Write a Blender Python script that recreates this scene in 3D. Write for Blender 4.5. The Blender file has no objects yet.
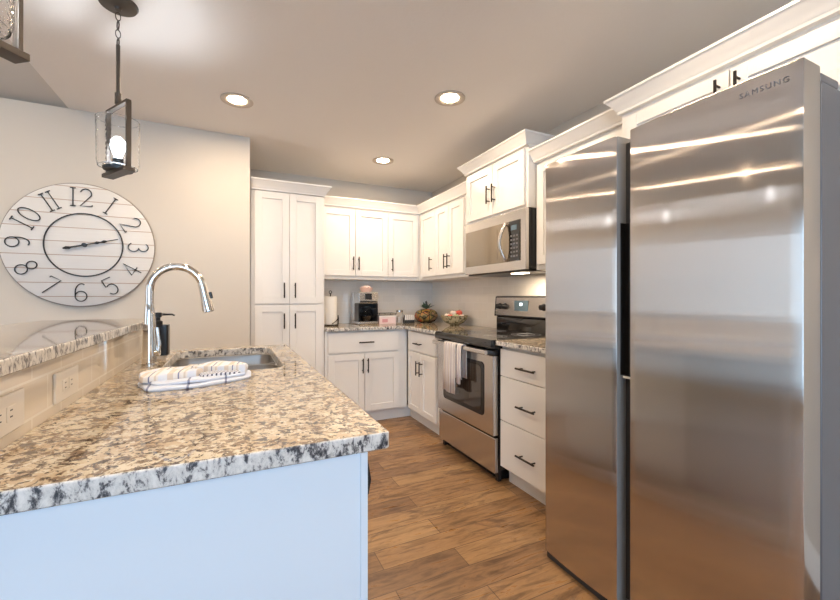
import bpy, bmesh, math, random
from mathutils import Vector, Matrix, noise
PI = math.pi
random.seed(7)
C = bpy.context.scene.collection
SC = bpy.context.scene

# ------------------------------------------------------------------ camera
cam = bpy.data.cameras.new('camera'); cam.sensor_width = 36.0
cam.lens = 394.9 * 36.0 / 840.0; cam.shift_y = -1.9 / 840.0; cam.clip_start = 0.02
camo = bpy.data.objects.new('camera', cam); C.objects.link(camo)
camo.location = (0, 0, 1.184); camo.rotation_euler = (PI / 2, 0, -0.4447)
SC.camera = camo
# ------------------------------------------------------------------ world, exposure
w = bpy.data.worlds.new('sky'); SC.world = w; w.use_nodes = True
bg = w.node_tree.nodes['Background']
bg.inputs[0].default_value = (0.62, 0.78, 1.0, 1); bg.inputs[1].default_value = 0.7
SC.view_settings.view_transform = 'Standard'; SC.view_settings.look = 'None'
SC.view_settings.exposure = 0.64; SC.view_settings.gamma = 1.0
SC.view_settings.use_curve_mapping = False
# ------------------------------------------------------------------ daylight through the windows
def area(name, loc, rot, sx, sy, power, col):
    l = bpy.data.lights.new(name, 'AREA'); l.shape = 'RECTANGLE'; l.size = sx; l.size_y = sy
    l.energy = power; l.color = col
    o = bpy.data.objects.new(name, l); C.objects.link(o); o.location = loc; o.rotation_euler = rot
    return o
DAY = (0.42, 0.69, 1.0)
area('daylight_patio', (-1.0, -3.52, 1.15), (PI / 2 + .15, 0, 0), 3.4, 2.0, 80, DAY)      # points +y
area('daylight_side', (-4.66, 0.3, 1.35), (0, -PI / 2, 0), 1.7, 2.6, 9, (0.80, 0.90, 1.0))   # points +x
WARM = (1.0, 0.79, 0.58)
CAN_POWER = 6.6

# ------------------------------------------------------------------ materials
def mat(name, col=(.8, .8, .8), rough=.5, metal=0.0, spec=.5, **kw):
    m = bpy.data.materials.new(name); m.use_nodes = True
    b = m.node_tree.nodes['Principled BSDF']
    b.inputs['Base Color'].default_value = (*col, 1); b.inputs['Roughness'].default_value = rough
    b.inputs['Metallic'].default_value = metal; b.inputs['Specular IOR Level'].default_value = spec
    for k, v in kw.items():
        b.inputs[k.replace('_', ' ')].default_value = v
    return m
def NL(m): return m.node_tree.nodes, m.node_tree.links, m.node_tree.nodes['Principled BSDF']
def tex(m, kind, coord='Object', scale=(1, 1, 1), rot=(0, 0, 0), **kw):
    n, l, b = NL(m)
    tc = n.new('ShaderNodeTexCoord'); mp = n.new('ShaderNodeMapping')
    mp.inputs['Scale'].default_value = scale; mp.inputs['Rotation'].default_value = rot
    l.new(tc.outputs[coord], mp.inputs[0])
    t = n.new(kind); l.new(mp.outputs[0], t.inputs['Vector'])
    for k, v in kw.items():
        if k in t.inputs: t.inputs[k].default_value = v
        else: setattr(t, k, v)
    return t
def ramp(m, src, stops, interp='LINEAR'):
    n, l, b = NL(m)
    r = n.new('ShaderNodeValToRGB'); l.new(src, r.inputs[0]); r.color_ramp.interpolation = interp
    e = r.color_ramp.elements
    while len(e) < len(stops): e.new(.5)
    for i, (p, c) in enumerate(stops):
        e[i].position = p; e[i].color = (*c, 1) if len(c) == 3 else c
    return r.outputs[0]
def mix(m, fac, a, b_, mode='MIX'):
    n, l, b = NL(m)
    x = n.new('ShaderNodeMix'); x.data_type = 'RGBA'; x.blend_type = mode
    for s, v in ((0, fac), (6, a), (7, b_)):
        if hasattr(v, 'links'): l.new(v, x.inputs[s])
        elif isinstance(v, tuple): x.inputs[s].default_value = (*v, 1)
        else: x.inputs[s].default_value = v
    return x.outputs[2]
def bump(m, src, strength=.2, dist=.002):
    n, l, b = NL(m)
    x = n.new('ShaderNodeBump'); x.inputs['Strength'].default_value = strength
    x.inputs['Distance'].default_value = dist
    l.new(src, x.inputs['Height']); l.new(x.outputs[0], b.inputs['Normal'])
def setc(m, out, sock='Base Color'):
    n, l, b = NL(m); l.new(out, b.inputs[sock])

M = {}
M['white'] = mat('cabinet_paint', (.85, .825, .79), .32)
M['panel'] = mat('daylit_island_paint', (.70, .77, .84), .38)  # white paint with the blue of the daylight put into its colour
M['wall'] = mat('wall_paint', (.68, .62, .54), .75)
t = tex(M['wall'], 'ShaderNodeTexNoise', Scale=180.0, Detail=3.0); bump(M['wall'], t.outputs[0], .15, .001)
M['ceiling'] = mat('ceiling_paint', (.89, .85, .80), .85)
t = tex(M['ceiling'], 'ShaderNodeTexNoise', Scale=60.0, Detail=4.0); bump(M['ceiling'], t.outputs[0], .25, .003)
M['trim'] = mat('trim_paint', (.82, .80, .76), .35)
M['bronze'] = mat('dark_bronze', (.035, .028, .024), .38, .8)
M['pendant'] = mat('brushed_bronze', (.085, .072, .062), .38, .7)
M['iron'] = mat('wrought_iron', (.05, .055, .06), .45, .6)
M['black'] = mat('black_plastic', (.012, .012, .014), .3)
M['blackmetal'] = mat('black_enamel', (.015, .015, .017), .22)
M['glassblack'] = mat('black_glass', (.012, .011, .011), .04, 0, .7)
M['ovenglass'] = mat('oven_glass', (.05, .035, .025), .05, 0, .9)
M['mirrorglass'] = mat('bronze_mirror_glass', (.30, .26, .21), .10, .8)
M['chrome'] = mat('polished_nickel', (.78, .74, .69), .08, 1.0)
M['sink'] = mat('sink_steel', (.60, .58, .56), .28, 1.0)
M['case'] = mat('grey_case_paint', (.17, .17, .185), .35, .3)
M['rubber'] = mat('dark_gasket', (.03, .03, .032), .5)
M['steel'] = mat('brushed_steel', (.56, .54, .52), .30, 1.0, Anisotropic=1.0, Anisotropic_Rotation=.25)
M['steel2'] = mat('satin_steel', (.62, .59, .56), .26, 1.0)
M['steelside'] = mat('door_side_steel', (.60, .58, .56), .12, 1.0)
STEEL_A = -.93
for k in ('steel',):
    m = M[k]; n, l, b = NL(m)
    tg = n.new('ShaderNodeTangent'); tg.direction_type = 'RADIAL'; tg.axis = 'Z'
    l.new(tg.outputs[0], b.inputs['Tangent'])
    def gl(rough, an):
        q = n.new('ShaderNodeBsdfAnisotropic'); q.inputs['Color'].default_value = (.68, .62, .565, 1)
        q.inputs['Roughness'].default_value = rough; q.inputs['Anisotropy'].default_value = an; l.new(tg.outputs[0], q.inputs['Tangent'])
        return q
    g1, g2 = gl(.15, STEEL_A), gl(.08, 0.0)
    mx = n.new('ShaderNodeMixShader'); mx.inputs[0].default_value = .07
    l.new(g1.outputs[0], mx.inputs[1]); l.new(g2.outputs[0], mx.inputs[2]); l.new(mx.outputs[0], n['Material Output'].inputs['Surface'])
M['inner'] = mat('inner_edge_grey', (.30, .29, .28), .4, .2)
M['ivory'] = mat('outlet_plastic', (.74, .68, .60), .35)
M['paper'] = mat('paper_towel', (.86, .83, .78), .9)
M['bulb'] = mat('lit_bulb', (1, 1, 1), .3); b = NL(M['bulb'])[2]
b.inputs['Emission Color'].default_value = (.82, .9, 1, 1); b.inputs['Emission Strength'].default_value = 210
M['can'] = mat('lit_can_lens', (1, 1, 1), .3); b = NL(M['can'])[2]
b.inputs['Emission Color'].default_value = (1, .80, .56, 1); b.inputs['Emission Strength'].default_value = 40
M['cantrim'] = mat('can_trim', (.58, .50, .42), .45)
M['display'] = mat('display', (.08, .12, .14), .2); b = NL(M['display'])[2]
b.inputs['Emission Color'].default_value = (.6, .85, 1, 1); b.inputs['Emission Strength'].default_value = .03
M['digits'] = mat('lit_digits', (.8, .9, 1), .2); b = NL(M['digits'])[2]
b.inputs['Emission Color'].default_value = (.75, .9, 1, 1); b.inputs['Emission Strength'].default_value = 2.0
M['lens'] = mat('hood_lamp_lens', (1, 1, 1), .3); b = NL(M['lens'])[2]
b.inputs['Emission Color'].default_value = (1, .8, .55, 1); b.inputs['Emission Strength'].default_value = 12
# seeded clear glass
g = mat('seeded_glass', (1, 1, 1), .0, 0, .5, Transmission_Weight=1.0, IOR=1.12)
t = tex(g, 'ShaderNodeTexVoronoi', Scale=110.0); bump(g, t.outputs['Distance'], .35, .002); M['glass'] = g
M['pane'] = mat('window_glass', (1, 1, 1), 0.0, 0, .5, Transmission_Weight=1.0, IOR=1.02)

# granite
def granite(name, tint=1.0):
    m = mat(name, (.6, .5, .4), .045, 0, .6)
    n, l, b = NL(m)
    base = tex(m, 'ShaderNodeTexNoise', Scale=11.0, Detail=5.0, Roughness=.6)
    c = ramp(m, base.outputs[0], [(.30, (.42, .31, .20)), (.45, (.51, .41, .29)), (.56, (.57, .49, .36)), (.70, (.61, .55, .44))])
    n2 = tex(m, 'ShaderNodeTexNoise', Scale=40.0, Detail=6.0, Roughness=.62, Distortion=.5)
    f = ramp(m, n2.outputs[0], [(.50, (0, 0, 0)), (.56, (1, 1, 1))])
    c = mix(m, f, c, (.22, .16, .11))
    n2b = tex(m, 'ShaderNodeTexNoise', Scale=75.0, Detail=5.0, Roughness=.6, Distortion=.3, rot=(1.1, .4, 2))
    f = ramp(m, n2b.outputs[0], [(.55, (0, 0, 0)), (.60, (1, 1, 1))])
    c = mix(m, f, c, (.61, .545, .43))
    n3 = tex(m, 'ShaderNodeTexNoise', Scale=36.0, Detail=7.0, Roughness=.68, Distortion=.9, rot=(.3, 1, .5))
    f = ramp(m, n3.outputs[0], [(.555, (0, 0, 0)), (.59, (1, 1, 1))])
    c = mix(m, f, c, (.075, .055, .05))
    n4 = tex(m, 'ShaderNodeTexNoise', Scale=95.0, Detail=4.0, Roughness=.6, rot=(1, .2, .9))
    f = ramp(m, n4.outputs[0], [(.585, (0, 0, 0)), (.62, (1, 1, 1))])
    c = mix(m, f, c, (.10, .07, .06))
    setc(m, c)
    return m
M['granite'] = granite('speckled_granite')
# chiselled-looking edge of the slab: greyer with black streaks
m = mat('granite_edge', (.6, .6, .6), .3); M['gedge'] = m
a = tex(m, 'ShaderNodeTexNoise', Scale=34.0, Detail=7.0, Roughness=.72, Distortion=.3, rot=(0, .6, .3), scale=(1.7, 1.7, 1.0))
c = ramp(m, a.outputs[0], [(.40, (.03, .03, .035)), (.455, (.26, .24, .23)), (.49, (.60, .57, .53)), (.62, (.78, .74, .69))])
setc(m, c); bump(m, a.outputs[0], .35, .004)

# hardwood: planks run along X, one row about 13 cm
m = mat('hardwood', (.4, .2, .1), .32); M['floor'] = m
n, l, b = NL(m)
br = tex(m, 'ShaderNodeTexBrick', Scale=1.0)
br.offset = .37; br.offset_frequency = 2; br.squash = 1.0
br.inputs['Brick Width'].default_value = .95; br.inputs['Row Height'].default_value = .135
br.inputs['Mortar Size'].default_value = .0016; br.inputs['Mortar Smooth'].default_value = .2; br.inputs['Bias'].default_value = 0
br.inputs['Color1'].default_value = (0, 0, 0, 1); br.inputs['Color2'].default_value = (1, 1, 1, 1); br.inputs['Mortar'].default_value = (.5, .5, .5, 1)
plank = ramp(m, br.outputs['Color'], [(0, (.24, .13, .062)), (.35, (.32, .18, .082)), (.7, (.37, .21, .095)), (1, (.46, .28, .13))])
gr = tex(m, 'ShaderNodeTexNoise', Scale=9.0, Detail=7.0, Roughness=.62, Distortion=.8, scale=(.55, 3.6, 1))
gf = ramp(m, gr.outputs[0], [(.33, (.42, .38, .34)), (.5, (.85, .84, .83)), (.68, (1.15, 1.12, 1.08))])
c = mix(m, 1.0, plank, gf, 'MULTIPLY')
kn = tex(m, 'ShaderNodeTexNoise', Scale=3.2, Detail=6.0, Roughness=.7, Distortion=1.2, scale=(1, 2.0, 1))
kf = ramp(m, kn.outputs[0], [(.54, (0, 0, 0)), (.66, (.75, .75, .75))])
c = mix(m, kf, c, (.10, .05, .028))
c = mix(m, br.outputs['Fac'], c, (.07, .035, .02))
setc(m, c)
bump(m, br.outputs['Fac'], -.3, .002)
rr = ramp(m, gr.outputs[0], [(.3, (.42, .42, .42)), (.7, (.24, .24, .24))]); l.new(rr, b.inputs['Roughness'])

def tile(name, col, mortar, bw, rh, off, rough, rot, ms=.004):
    m = mat(name, col, rough); n, l, b = NL(m)
    br = tex(m, 'ShaderNodeTexBrick', Scale=1.0)
    tc = n.new('ShaderNodeTexCoord'); sx = n.new('ShaderNodeSeparateXYZ'); cb = n.new('ShaderNodeCombineXYZ')
    l.new(tc.outputs['Object'], sx.inputs[0]); l.new(sx.outputs[rot], cb.inputs[0]); l.new(sx.outputs[2], cb.inputs[1]); l.new(cb.outputs[0], br.inputs['Vector'])
    br.offset = off; br.inputs['Brick Width'].default_value = bw; br.inputs['Row Height'].default_value = rh
    br.inputs['Mortar Size'].default_value = ms; br.inputs['Mortar Smooth'].default_value = .3
    br.inputs['Color1'].default_value = (*col, 1); br.inputs['Color2'].default_value = (*[x * .94 for x in col], 1)
    br.inputs['Mortar'].default_value = (*mortar, 1)
    setc(m, br.outputs['Color']); bump(m, br.outputs['Fac'], -.4, .002)
    return m
M['tile_back'] = tile('subway_tile_back', (.87, .82, .75), (.90, .86, .80), .152, .076, .5, .07, 0, .002)
M['tile_right'] = tile('subway_tile_side', (.87, .82, .75), (.90, .86, .80), .152, .076, .5, .07, 1, .002)
M['tile_bar'] = tile('bar_tile', (.76, .67, .55), (.84, .78, .68), .155, .078, .5, .06, 1, .003)

# clock planks (object coords: z up from the clock centre)
m = mat('clock_planks', (.8, .78, .75), .55); M['planks'] = m
wv = tex(m, 'ShaderNodeTexBrick', Scale=1.0, rot=(PI / 2, 0, 0)); wv.offset = 0
wv.inputs['Brick Width'].default_value = 9.0; M['planks'].node_tree.nodes['Mapping'].inputs['Location'].default_value = (4.5, .02, 0); wv.inputs['Row Height'].default_value = .0905
wv.inputs['Mortar Size'].default_value = .0022; wv.inputs['Color1'].default_value = (.80, .78, .75, 1)
wv.inputs['Color2'].default_value = (.76, .74, .71, 1); wv.inputs['Mortar'].default_value = (.42, .28, .20, 1)
gn = tex(m, 'ShaderNodeTexNoise', Scale=14.0, Detail=5.0, scale=(.6, 1, 7))
c = mix(m, ramp(m, gn.outputs[0], [(.4, (.9, .9, .9)), (.6, (1, 1, 1))]), (.66, .62, .58), wv.outputs['Color'])
setc(m, c)

def stripes(name, axis, scale, stops, rot=(0, 0, 0)):
    m = mat(name, (.8, .8, .8), .85); n, l, b = NL(m)
    wv = tex(m, 'ShaderNodeTexWave', Scale=scale, rot=rot); wv.wave_type = 'BANDS'; wv.bands_direction = axis; wv.wave_profile = 'SAW'
    c = ramp(m, wv.outputs['Color'], stops, 'CONSTANT'); setc(m, c)
    nn = tex(m, 'ShaderNodeTexNoise', Scale=300.0); bump(m, nn.outputs[0], .3, .001)
    return m
W0 = (.80, .77, .74)
M['cloth_oven'] = stripes('striped_oven_towel', 'Y', 4.2, [(0, W0), (.22, (.50, .42, .46)), (.36, W0), (.55, (.60, .50, .44)), (.66, W0), (.80, (.55, .46, .52)), (.90, W0)])
M['cloth_sink'] = stripes('striped_sink_towel', 'X', 4.6, [(0, (.74, .77, .84)), (.3, (.70, .61, .53)), (.5, W0), (.66, (.20, .22, .34)), (.71, W0), (.86, (.68, .60, .53)), (.93, W0)], (0, 0, .25))
M['cloth_band'] = stripes('plain_hem', 'X', 3.1, [(0, (.66, .72, .84)), (.80, (.22, .26, .40)), (.86, (.66, .72, .84))])
M['cloth_print'] = stripes('printed_words', 'X', 30.0, [(0, (.76, .78, .84)), (.35, (.08, .09, .15)), (.75, (.76, .78, .84))], (0, 0, .5))

# ------------------------------------------------------------------ mesh helpers
class MB:
    def __init__(s): s.bm = bmesh.new()
    def box(s, x0, x1, y0, y1, z0, z1):
        v = [s.bm.verts.new(p) for p in ((x0, y0, z0), (x1, y0, z0), (x1, y1, z0), (x0, y1, z0), (x0, y0, z1), (x1, y0, z1), (x1, y1, z1), (x0, y1, z1))]
        for f in ((0, 3, 2, 1), (4, 5, 6, 7), (0, 1, 5, 4), (1, 2, 6, 5), (2, 3, 7, 6), (3, 0, 4, 7)): s.bm.faces.new([v[i] for i in f])
        return s
    def prism(s, pts, lo, hi, axis='z'):
        """closed polygon extruded along an axis; pts are the other two coordinates in xyz order"""
        def P(p, h): return {'z': (p[0], p[1], h), 'y': (p[0], h, p[1]), 'x': (h, p[0], p[1])}[axis]
        a = [s.bm.verts.new(P(p, lo)) for p in pts]; b = [s.bm.verts.new(P(p, hi)) for p in pts]
        s.bm.faces.new(a); s.bm.faces.new(b)
        for i in range(len(pts)): j = (i + 1) % len(pts); s.bm.faces.new((a[i], a[j], b[j], b[i]))
        return s
    def tube(s, path, r, seg=10, cap=True, flat=1.0):
        path = [Vector(p) for p in path]; n = len(path)
        rs = r if isinstance(r, (list, tuple)) else [r] * n
        tan = [(path[min(i + 1, n - 1)] - path[max(i - 1, 0)]).normalized() for i in range(n)]
        up = Vector((0, 0, 1)) if abs(tan[0].z) < .9 else Vector((0, 1, 0))
        u = tan[0].cross(up).normalized(); rings = []
        for i in range(n):
            u = (u - tan[i] * u.dot(tan[i])).normalized(); v = tan[i].cross(u)
            rings.append([s.bm.verts.new(path[i] + (u * math.cos(2 * PI * k / seg) + v * math.sin(2 * PI * k / seg) * flat) * rs[i]) for k in range(seg)])
        for a, b in zip(rings, rings[1:]):
            for k in range(seg): s.bm.faces.new((a[k], a[(k + 1) % seg], b[(k + 1) % seg], b[k]))
        if cap: s.bm.faces.new(rings[0][::-1]); s.bm.faces.new(rings[-1])
        return s
    def ring(s, c, R, r, axis='z', seg=32, t=8, sx=1.0, sz=1.0):
        c = Vector(c); rings = []
        for i in range(seg):
            a = 2 * PI * i / seg; d = Vector((math.cos(a), math.sin(a), 0)); loop = []
            for k in range(t):
                b = 2 * PI * k / t; p = d * (R + r * math.cos(b)) + Vector((0, 0, r * math.sin(b)))
                p.x *= sx; p.y *= sz
                if axis == 'y': p = Vector((p.x, p.z, p.y))
                if axis == 'x': p = Vector((p.z, p.x, p.y))
                loop.append(s.bm.verts.new(c + p))
            rings.append(loop)
        for i in range(seg):
            a, b = rings[i], rings[(i + 1) % seg]
            for k in range(t): s.bm.faces.new((a[k], a[(k + 1) % t], b[(k + 1) % t], b[k]))
        return s
    def lathe(s, prof, c=(0, 0, 0), seg=32, mod=None, axis='z'):
        c = Vector(c); rings = []
        for r, z in prof:
            lp = []
            for k in range(seg):
                a = 2 * PI * k / seg; rr = max(r, 1e-4) * (mod(a, z) if mod else 1)
                p = Vector((rr * math.cos(a), rr * math.sin(a), z))
                if axis == 'y': p = Vector((p.x, p.z, p.y))
                if axis == 'x': p = Vector((p.z, p.x, p.y))
                lp.append(s.bm.verts.new(c + p))
            rings.append(lp)
        for a, b in zip(rings, rings[1:]):
            for k in range(seg): s.bm.faces.new((a[k], a[(k + 1) % seg], b[(k + 1) % seg], b[k]))
        return s
    def sweep(s, path, prof, prev=None, nxt=None):
        """profile [(out, z)] along a plan path, outward on the right-hand side, mitred"""
        P = [Vector((p[0], p[1])) for p in path]; n = len(P); rows = []
        for i in range(n):
            a = (P[i] - P[i - 1]) if i > 0 else ((P[i] - Vector(prev)) if prev else None)
            b = (P[i + 1] - P[i]) if i < n - 1 else ((Vector(nxt) - P[i]) if nxt else None)
            na = Vector((a.y, -a.x)).normalized() if a is not None else None
            nb = Vector((b.y, -b.x)).normalized() if b is not None else None
            if na is None: o = nb
            elif nb is None: o = na
            else: o = (na + nb) / (1 + na.dot(nb))
            rows.append([s.bm.verts.new((P[i].x + o.x * q, P[i].y + o.y * q, z)) for q, z in prof])
        m = len(prof)
        for a, b in zip(rows, rows[1:]):
            for k in range(m): s.bm.faces.new((a[k], a[(k + 1) % m], b[(k + 1) % m], b[k]))
        s.bm.faces.new(rows[0]); s.bm.faces.new(rows[-1][::-1])
        return s
    def ball(s, c, r, sub=2, sc=(1, 1, 1)):
        bmesh.ops.create_icosphere(s.bm, subdivisions=sub, radius=r, matrix=Matrix.Translation(c) @ Matrix.Diagonal((*sc, 1)))
        return s
    def build(s, name, m, parent=None, bevel=0, smooth=True, loc=None, seg=2):
        bm = s.bm
        bmesh.ops.remove_doubles(bm, verts=bm.verts, dist=1e-6)
        bmesh.ops.recalc_face_normals(bm, faces=bm.faces)
        me = bpy.data.meshes.new(name); bm.to_mesh(me); bm.free()
        ms = m if isinstance(m, (list, tuple)) else [m]
        for k in ms: me.materials.append(k)
        if smooth:
            for p in me.polygons: p.use_smooth = True
            me.set_sharp_from_angle(angle=math.radians(35))
        o = bpy.data.objects.new(name, me); C.objects.link(o)
        if parent: o.parent = parent
        if loc: o.location = loc
        if bevel:
            b = o.modifiers.new('bevel', 'BEVEL'); b.width = bevel; b.segments = seg; b.limit_method = 'ANGLE'; b.angle_limit = math.radians(40)
            b.harden_normals = True
        return o
def tag(o, label, cat, group=None, kind=None):
    o['label'] = label; o['category'] = cat
    if group: o['group'] = group
    if kind: o['kind'] = kind
    return o
def thing(name, label, cat, loc=(0, 0, 0), rz=0, group=None):
    o = bpy.data.objects.new(name, None); C.objects.link(o); o.empty_display_size = .05
    o.location = loc; o.rotation_euler = (0, 0, rz)
    return tag(o, label, cat, group)
def struct(mb, name, m, **k):
    o = mb.build(name, m, **k); o['kind'] = 'structure'; return o
def copy_tree(o, parent=None):
    c = o.copy(); C.objects.link(c); c.parent = parent
    for ch in [x for x in bpy.data.objects if x.parent == o]: copy_tree(ch, c)
    return c

# ------------------------------------------------------------------ room shell
XW, YW = 2.15, 4.18          # right wall, kitchen back wall
YC, XN = 3.361, .128         # clock wall, its right end
XB = -.975                   # edge of the flat kitchen ceiling
H = 2.44
XL, YF = -4.5, -3.4          # far left wall, wall behind the camera
struct(MB().box(XL - .2, XW + .2, YF - .2, YW + .2, -.1, 0), 'floor', M['floor'], smooth=False)
struct(MB().box(XB, XW + .2, YF - .2, YW + .2, H, H + .1), 'ceiling', M['ceiling'], smooth=False)
# vaulted ceiling of the living side: rises from the clock wall towards the ridge
rid = 0.0
struct(MB().prism([(YC + .1, H), (YC + .1, H + .1), (rid, 3.75), (YF - .2, H + .1), (YF - .2, H), (rid, 3.65)], XL - .2, XB, 'x'), 'ceiling', M['wall'], smooth=False)
struct(MB().prism([(YC + .1, H + .101), (rid, 3.74), (YF - .1, H + .101)], XB, XB + .1, 'x'), 'wall_gable', M['wall'], smooth=False)
struct(MB().box(XL - .2, XN, YC, YC + .12, 0, H), 'wall_clock', M['wall'], smooth=False)
struct(MB().box(XN - .12, XN, YC + .12, YW, 0, H), 'wall_pantry', M['wall'], smooth=False)
struct(MB().box(XN - .12, XW + .2, YW, YW + .2, 0, H), 'wall_back', M['wall'], smooth=False)
struct(MB().box(XW, XW + .2, YF - .2, YW, 0, H), 'wall_right', M['wall'], smooth=False)
# wall behind the camera with a wide patio door, left wall with a window
wx0, wx1, wz1 = -2.8, .8, 2.15
struct(MB().box(XL - .2, wx0, YF - .2, YF, 0, H).box(wx1, XW, YF - .2, YF, 0, H).box(wx0, wx1, YF - .2, YF, wz1, H), 'wall_front', M['wall'], smooth=False)
d = MB().box(wx0, wx0 + .06, YF - .14, YF - .06, 0, wz1).box(wx1 - .06, wx1, YF - .14, YF - .06, 0, wz1).box(wx0, wx1, YF - .14, YF - .06, wz1 - .06, wz1).box(wx0, wx1, YF - .14, YF - .06, 0, .08)
for q in (-1.6, -.4): d.box(q - .04, q + .04, YF - .13, YF - .07, .08, wz1 - .06)
struct(d, 'door_1', M['trim'], bevel=.004)
struct(MB().box(wx0, wx1, YF - .105, YF - .1, .05, wz1 - .04), 'window_2', M['pane'], smooth=False)
ly0, ly1, lz0, lz1 = -1.1, 1.7, .8, 2.1
struct(MB().box(XL - .2, XL, YF, ly0, 0, H).box(XL - .2, XL, ly1, YC, 0, H).box(XL - .2, XL, ly0, ly1, 0, lz0).box(XL - .2, XL, ly0, ly1, lz1, H), 'wall_left', M['wall'], smooth=False)
struct(MB().prism([(YC, H), (rid, 3.66), (YF, H)], XL - .2, XL, 'x'), 'wall_left_gable', M['wall'], smooth=False)
d = MB()
for a in (ly0, .28, ly1 - .05): d.box(XL - .14, XL - .06, a, a + .05, lz0, lz1)
d.box(XL - .14, XL - .06, ly0, ly1, lz0, lz0 + .05).box(XL - .14, XL - .06, ly0, ly1, lz1 - .05, lz1)
struct(d, 'window_1', M['trim'], bevel=.004)
# baseboards
bp = [(0, 0), (.016, 0), (.016, .095), (.011, .108), (.009, .125), (.004, .14), (0, .14)]
struct(MB().sweep([(XL, YC), (XN, YC)], bp), 'baseboard_clock', M['trim'])
struct(MB().sweep([(XW, .40), (XW, YF)], bp), 'baseboard_right', M['trim'])
# tiles between counter and uppers
struct(MB().box(.755, XW, YW - .008, YW, .915, 1.371), 'trim_1', M['tile_back'], smooth=False)
struct(MB().box(XW - .008, XW, 1.36, YW - .008, .915, 1.42), 'trim_2', M['tile_right'], smooth=False)

# ------------------------------------------------------------------ cabinet parts (local: x right, y into the wall, door faces at y=0)
def handle(parent, x, z, L, vert=True, yo=0.0):
    h = MB(); yb = -.032 + yo
    if vert:
        h.tube([(x, yb, z - L / 2), (x, yb, z + L / 2)], .0058, 10)
        for s in (-1, 1): h.tube([(x, yb, z + s * L * .34), (x, yo, z + s * L * .34)], .0045, 8)
    else:
        h.tube([(x - L / 2, yb, z), (x + L / 2, yb, z)], .0058, 10)
        for s in (-1, 1): h.tube([(x + s * L * .34, yb, z), (x + s * L * .34, yo, z)], .0045, 8)
    return h.build('handle', M['bronze'], parent)
def shaker(parent, x0, x1, z0, z1, hx=None, hz=None, HL=.135, fw=.058):
    x0 += .0015; x1 -= .0015
    d = MB().box(x0, x0 + fw, 0, .02, z0, z1).box(x1 - fw, x1, 0, .02, z0, z1)
    d.box(x0 + fw, x1 - fw, 0, .02, z0, z0 + fw).box(x0 + fw, x1 - fw, 0, .02, z1 - fw, z1)
    d.box(x0 + fw, x1 - fw, .010, .018, z0 + fw, z1 - fw)
    o = d.build('door', M['white'], parent, bevel=.0018)
    if hx is not None: handle(o, hx, hz, HL)
    return o
def drawer(parent, x0, x1, z0, z1, hx, hz, L=.157):
    o = MB().box(x0 + .0015, x1 - .0015, 0, .02, z0, z1).build('drawer', M['white'], parent, bevel=.002)
    handle(o, hx, hz, L, False); return o
def body(parent, W, D, z0, z1, x0=0.0, toe=False, Wt=None):
    MB().box(x0 + .0005, W - .0005, .0215, D - .012, z0, z1).build('body', M['white'], parent, bevel=.0015)
    if toe: MB().box(x0 + .001, W - .001, .075, .09, 0, z0).build('toe_kick', M['white'], parent)
def crownprof(z0, z1, out=.05):
    h = z1 - z0
    return [(-.03, z0), (.004, z0), (.006, z0 + .012), (.010, z0 + .016), (.014, z0 + .30 * h), (.024, z0 + .52 * h), (.040, z0 + .74 * h), (out - .006, z0 + .82 * h), (out, z0 + .86 * h), (out, z1), (-.03, z1)]
def crown(parent, path, z0=2.092, z1=2.172, prev=None, nxt=None, out=.05):
    MB().sweep(path, crownprof(z0, z1, out), prev, nxt).build('crown_molding', M['white'], parent)
XU, YU, XBF, YBF = 1.832, 3.862, 1.544, 3.558
R = -PI / 2
# pantry
p = thing('pantry_cabinet', 'tall white pantry cabinet with four shaker doors next to clock wall', 'cabinet', (.14, YBF, 0))
body(p, .612, YW - YBF, .11, 2.10, toe=True)
for z0, z1, hz in ((.125, 1.125, .988), (1.137, 2.085, 1.25)):
    shaker(p, .030, .309, z0, z1, .264, hz, .13); shaker(p, .309, .590, z0, z1, .354, hz, .13)
crown(p, [(0, 0), (.613, 0), (.613, YU - YBF - .052)], 2.092, 2.178)
# back uppers
u = thing('upper_cabinet', 'white double door wall cabinet above the coffee maker', 'cabinet', (.755, YU, 0))
body(u, 1.4725 - .755, YW - YU, 1.372, 2.10)
shaker(u, .020, .367, 1.408, 2.068, .340, 1.53); shaker(u, .369, .716, 1.408, 2.068, .397, 1.53)
crown(u, [(0, 0), (.7175, 0)])
u = thing('upper_cabinet', 'white single door wall cabinet on back wall, nearest the corner', 'cabinet', (1.4725, YU, 0))
body(u, XU + .0215 - 1.4725, YW - YU, 1.372, 2.10)
shaker(u, 0, .345, 1.408, 2.068, .04, 1.53)
crown(u, [(0, 0), (XU - 1.4725, 0)], nxt=(XU - 1.4725, -1))
# right uppers (y runs towards the camera: local x = 3.862 - y)
u = thing('upper_cabinet', 'white narrow single door wall cabinet on range wall, in the corner', 'cabinet', (XU, YU, 0), R)
MB().box(-.29, .3645, .0225, XW - XU - .012, 1.372, 2.10).build('body', M['white'], u, bevel=.0015)
shaker(u, .03, .362, 1.408, 2.068, .295, 1.53)
crown(u, [(0, 0), (.365, 0)], prev=(0, -1))
u = thing('upper_cabinet', 'white double door wall cabinet left of the microwave', 'cabinet', (XU, YU - .365, 0), R)
body(u, .668, XW - XU, 1.372, 2.10)
shaker(u, 0, .265, 1.408, 2.068, .235, 1.53); shaker(u, .267, .532, 1.408, 2.068, .297, 1.53)
crown(u, [(0, 0), (.668, 0)])
u = thing('microwave_cabinet', 'raised white two door cabinet directly above the microwave', 'cabinet', (1.769, 2.828, 0), R)
body(u, .758, XW - 1.769, 1.795, 2.215)
shaker(u, .012, .379, 1.812, 2.190, .345, 1.965); shaker(u, .381, .735, 1.812, 2.190, .413, 1.965)
crown(u, [(0, XW - 1.769), (0, 0), (.758, 0), (.758, XW - 1.769)], 2.207, 2.284)
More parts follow.
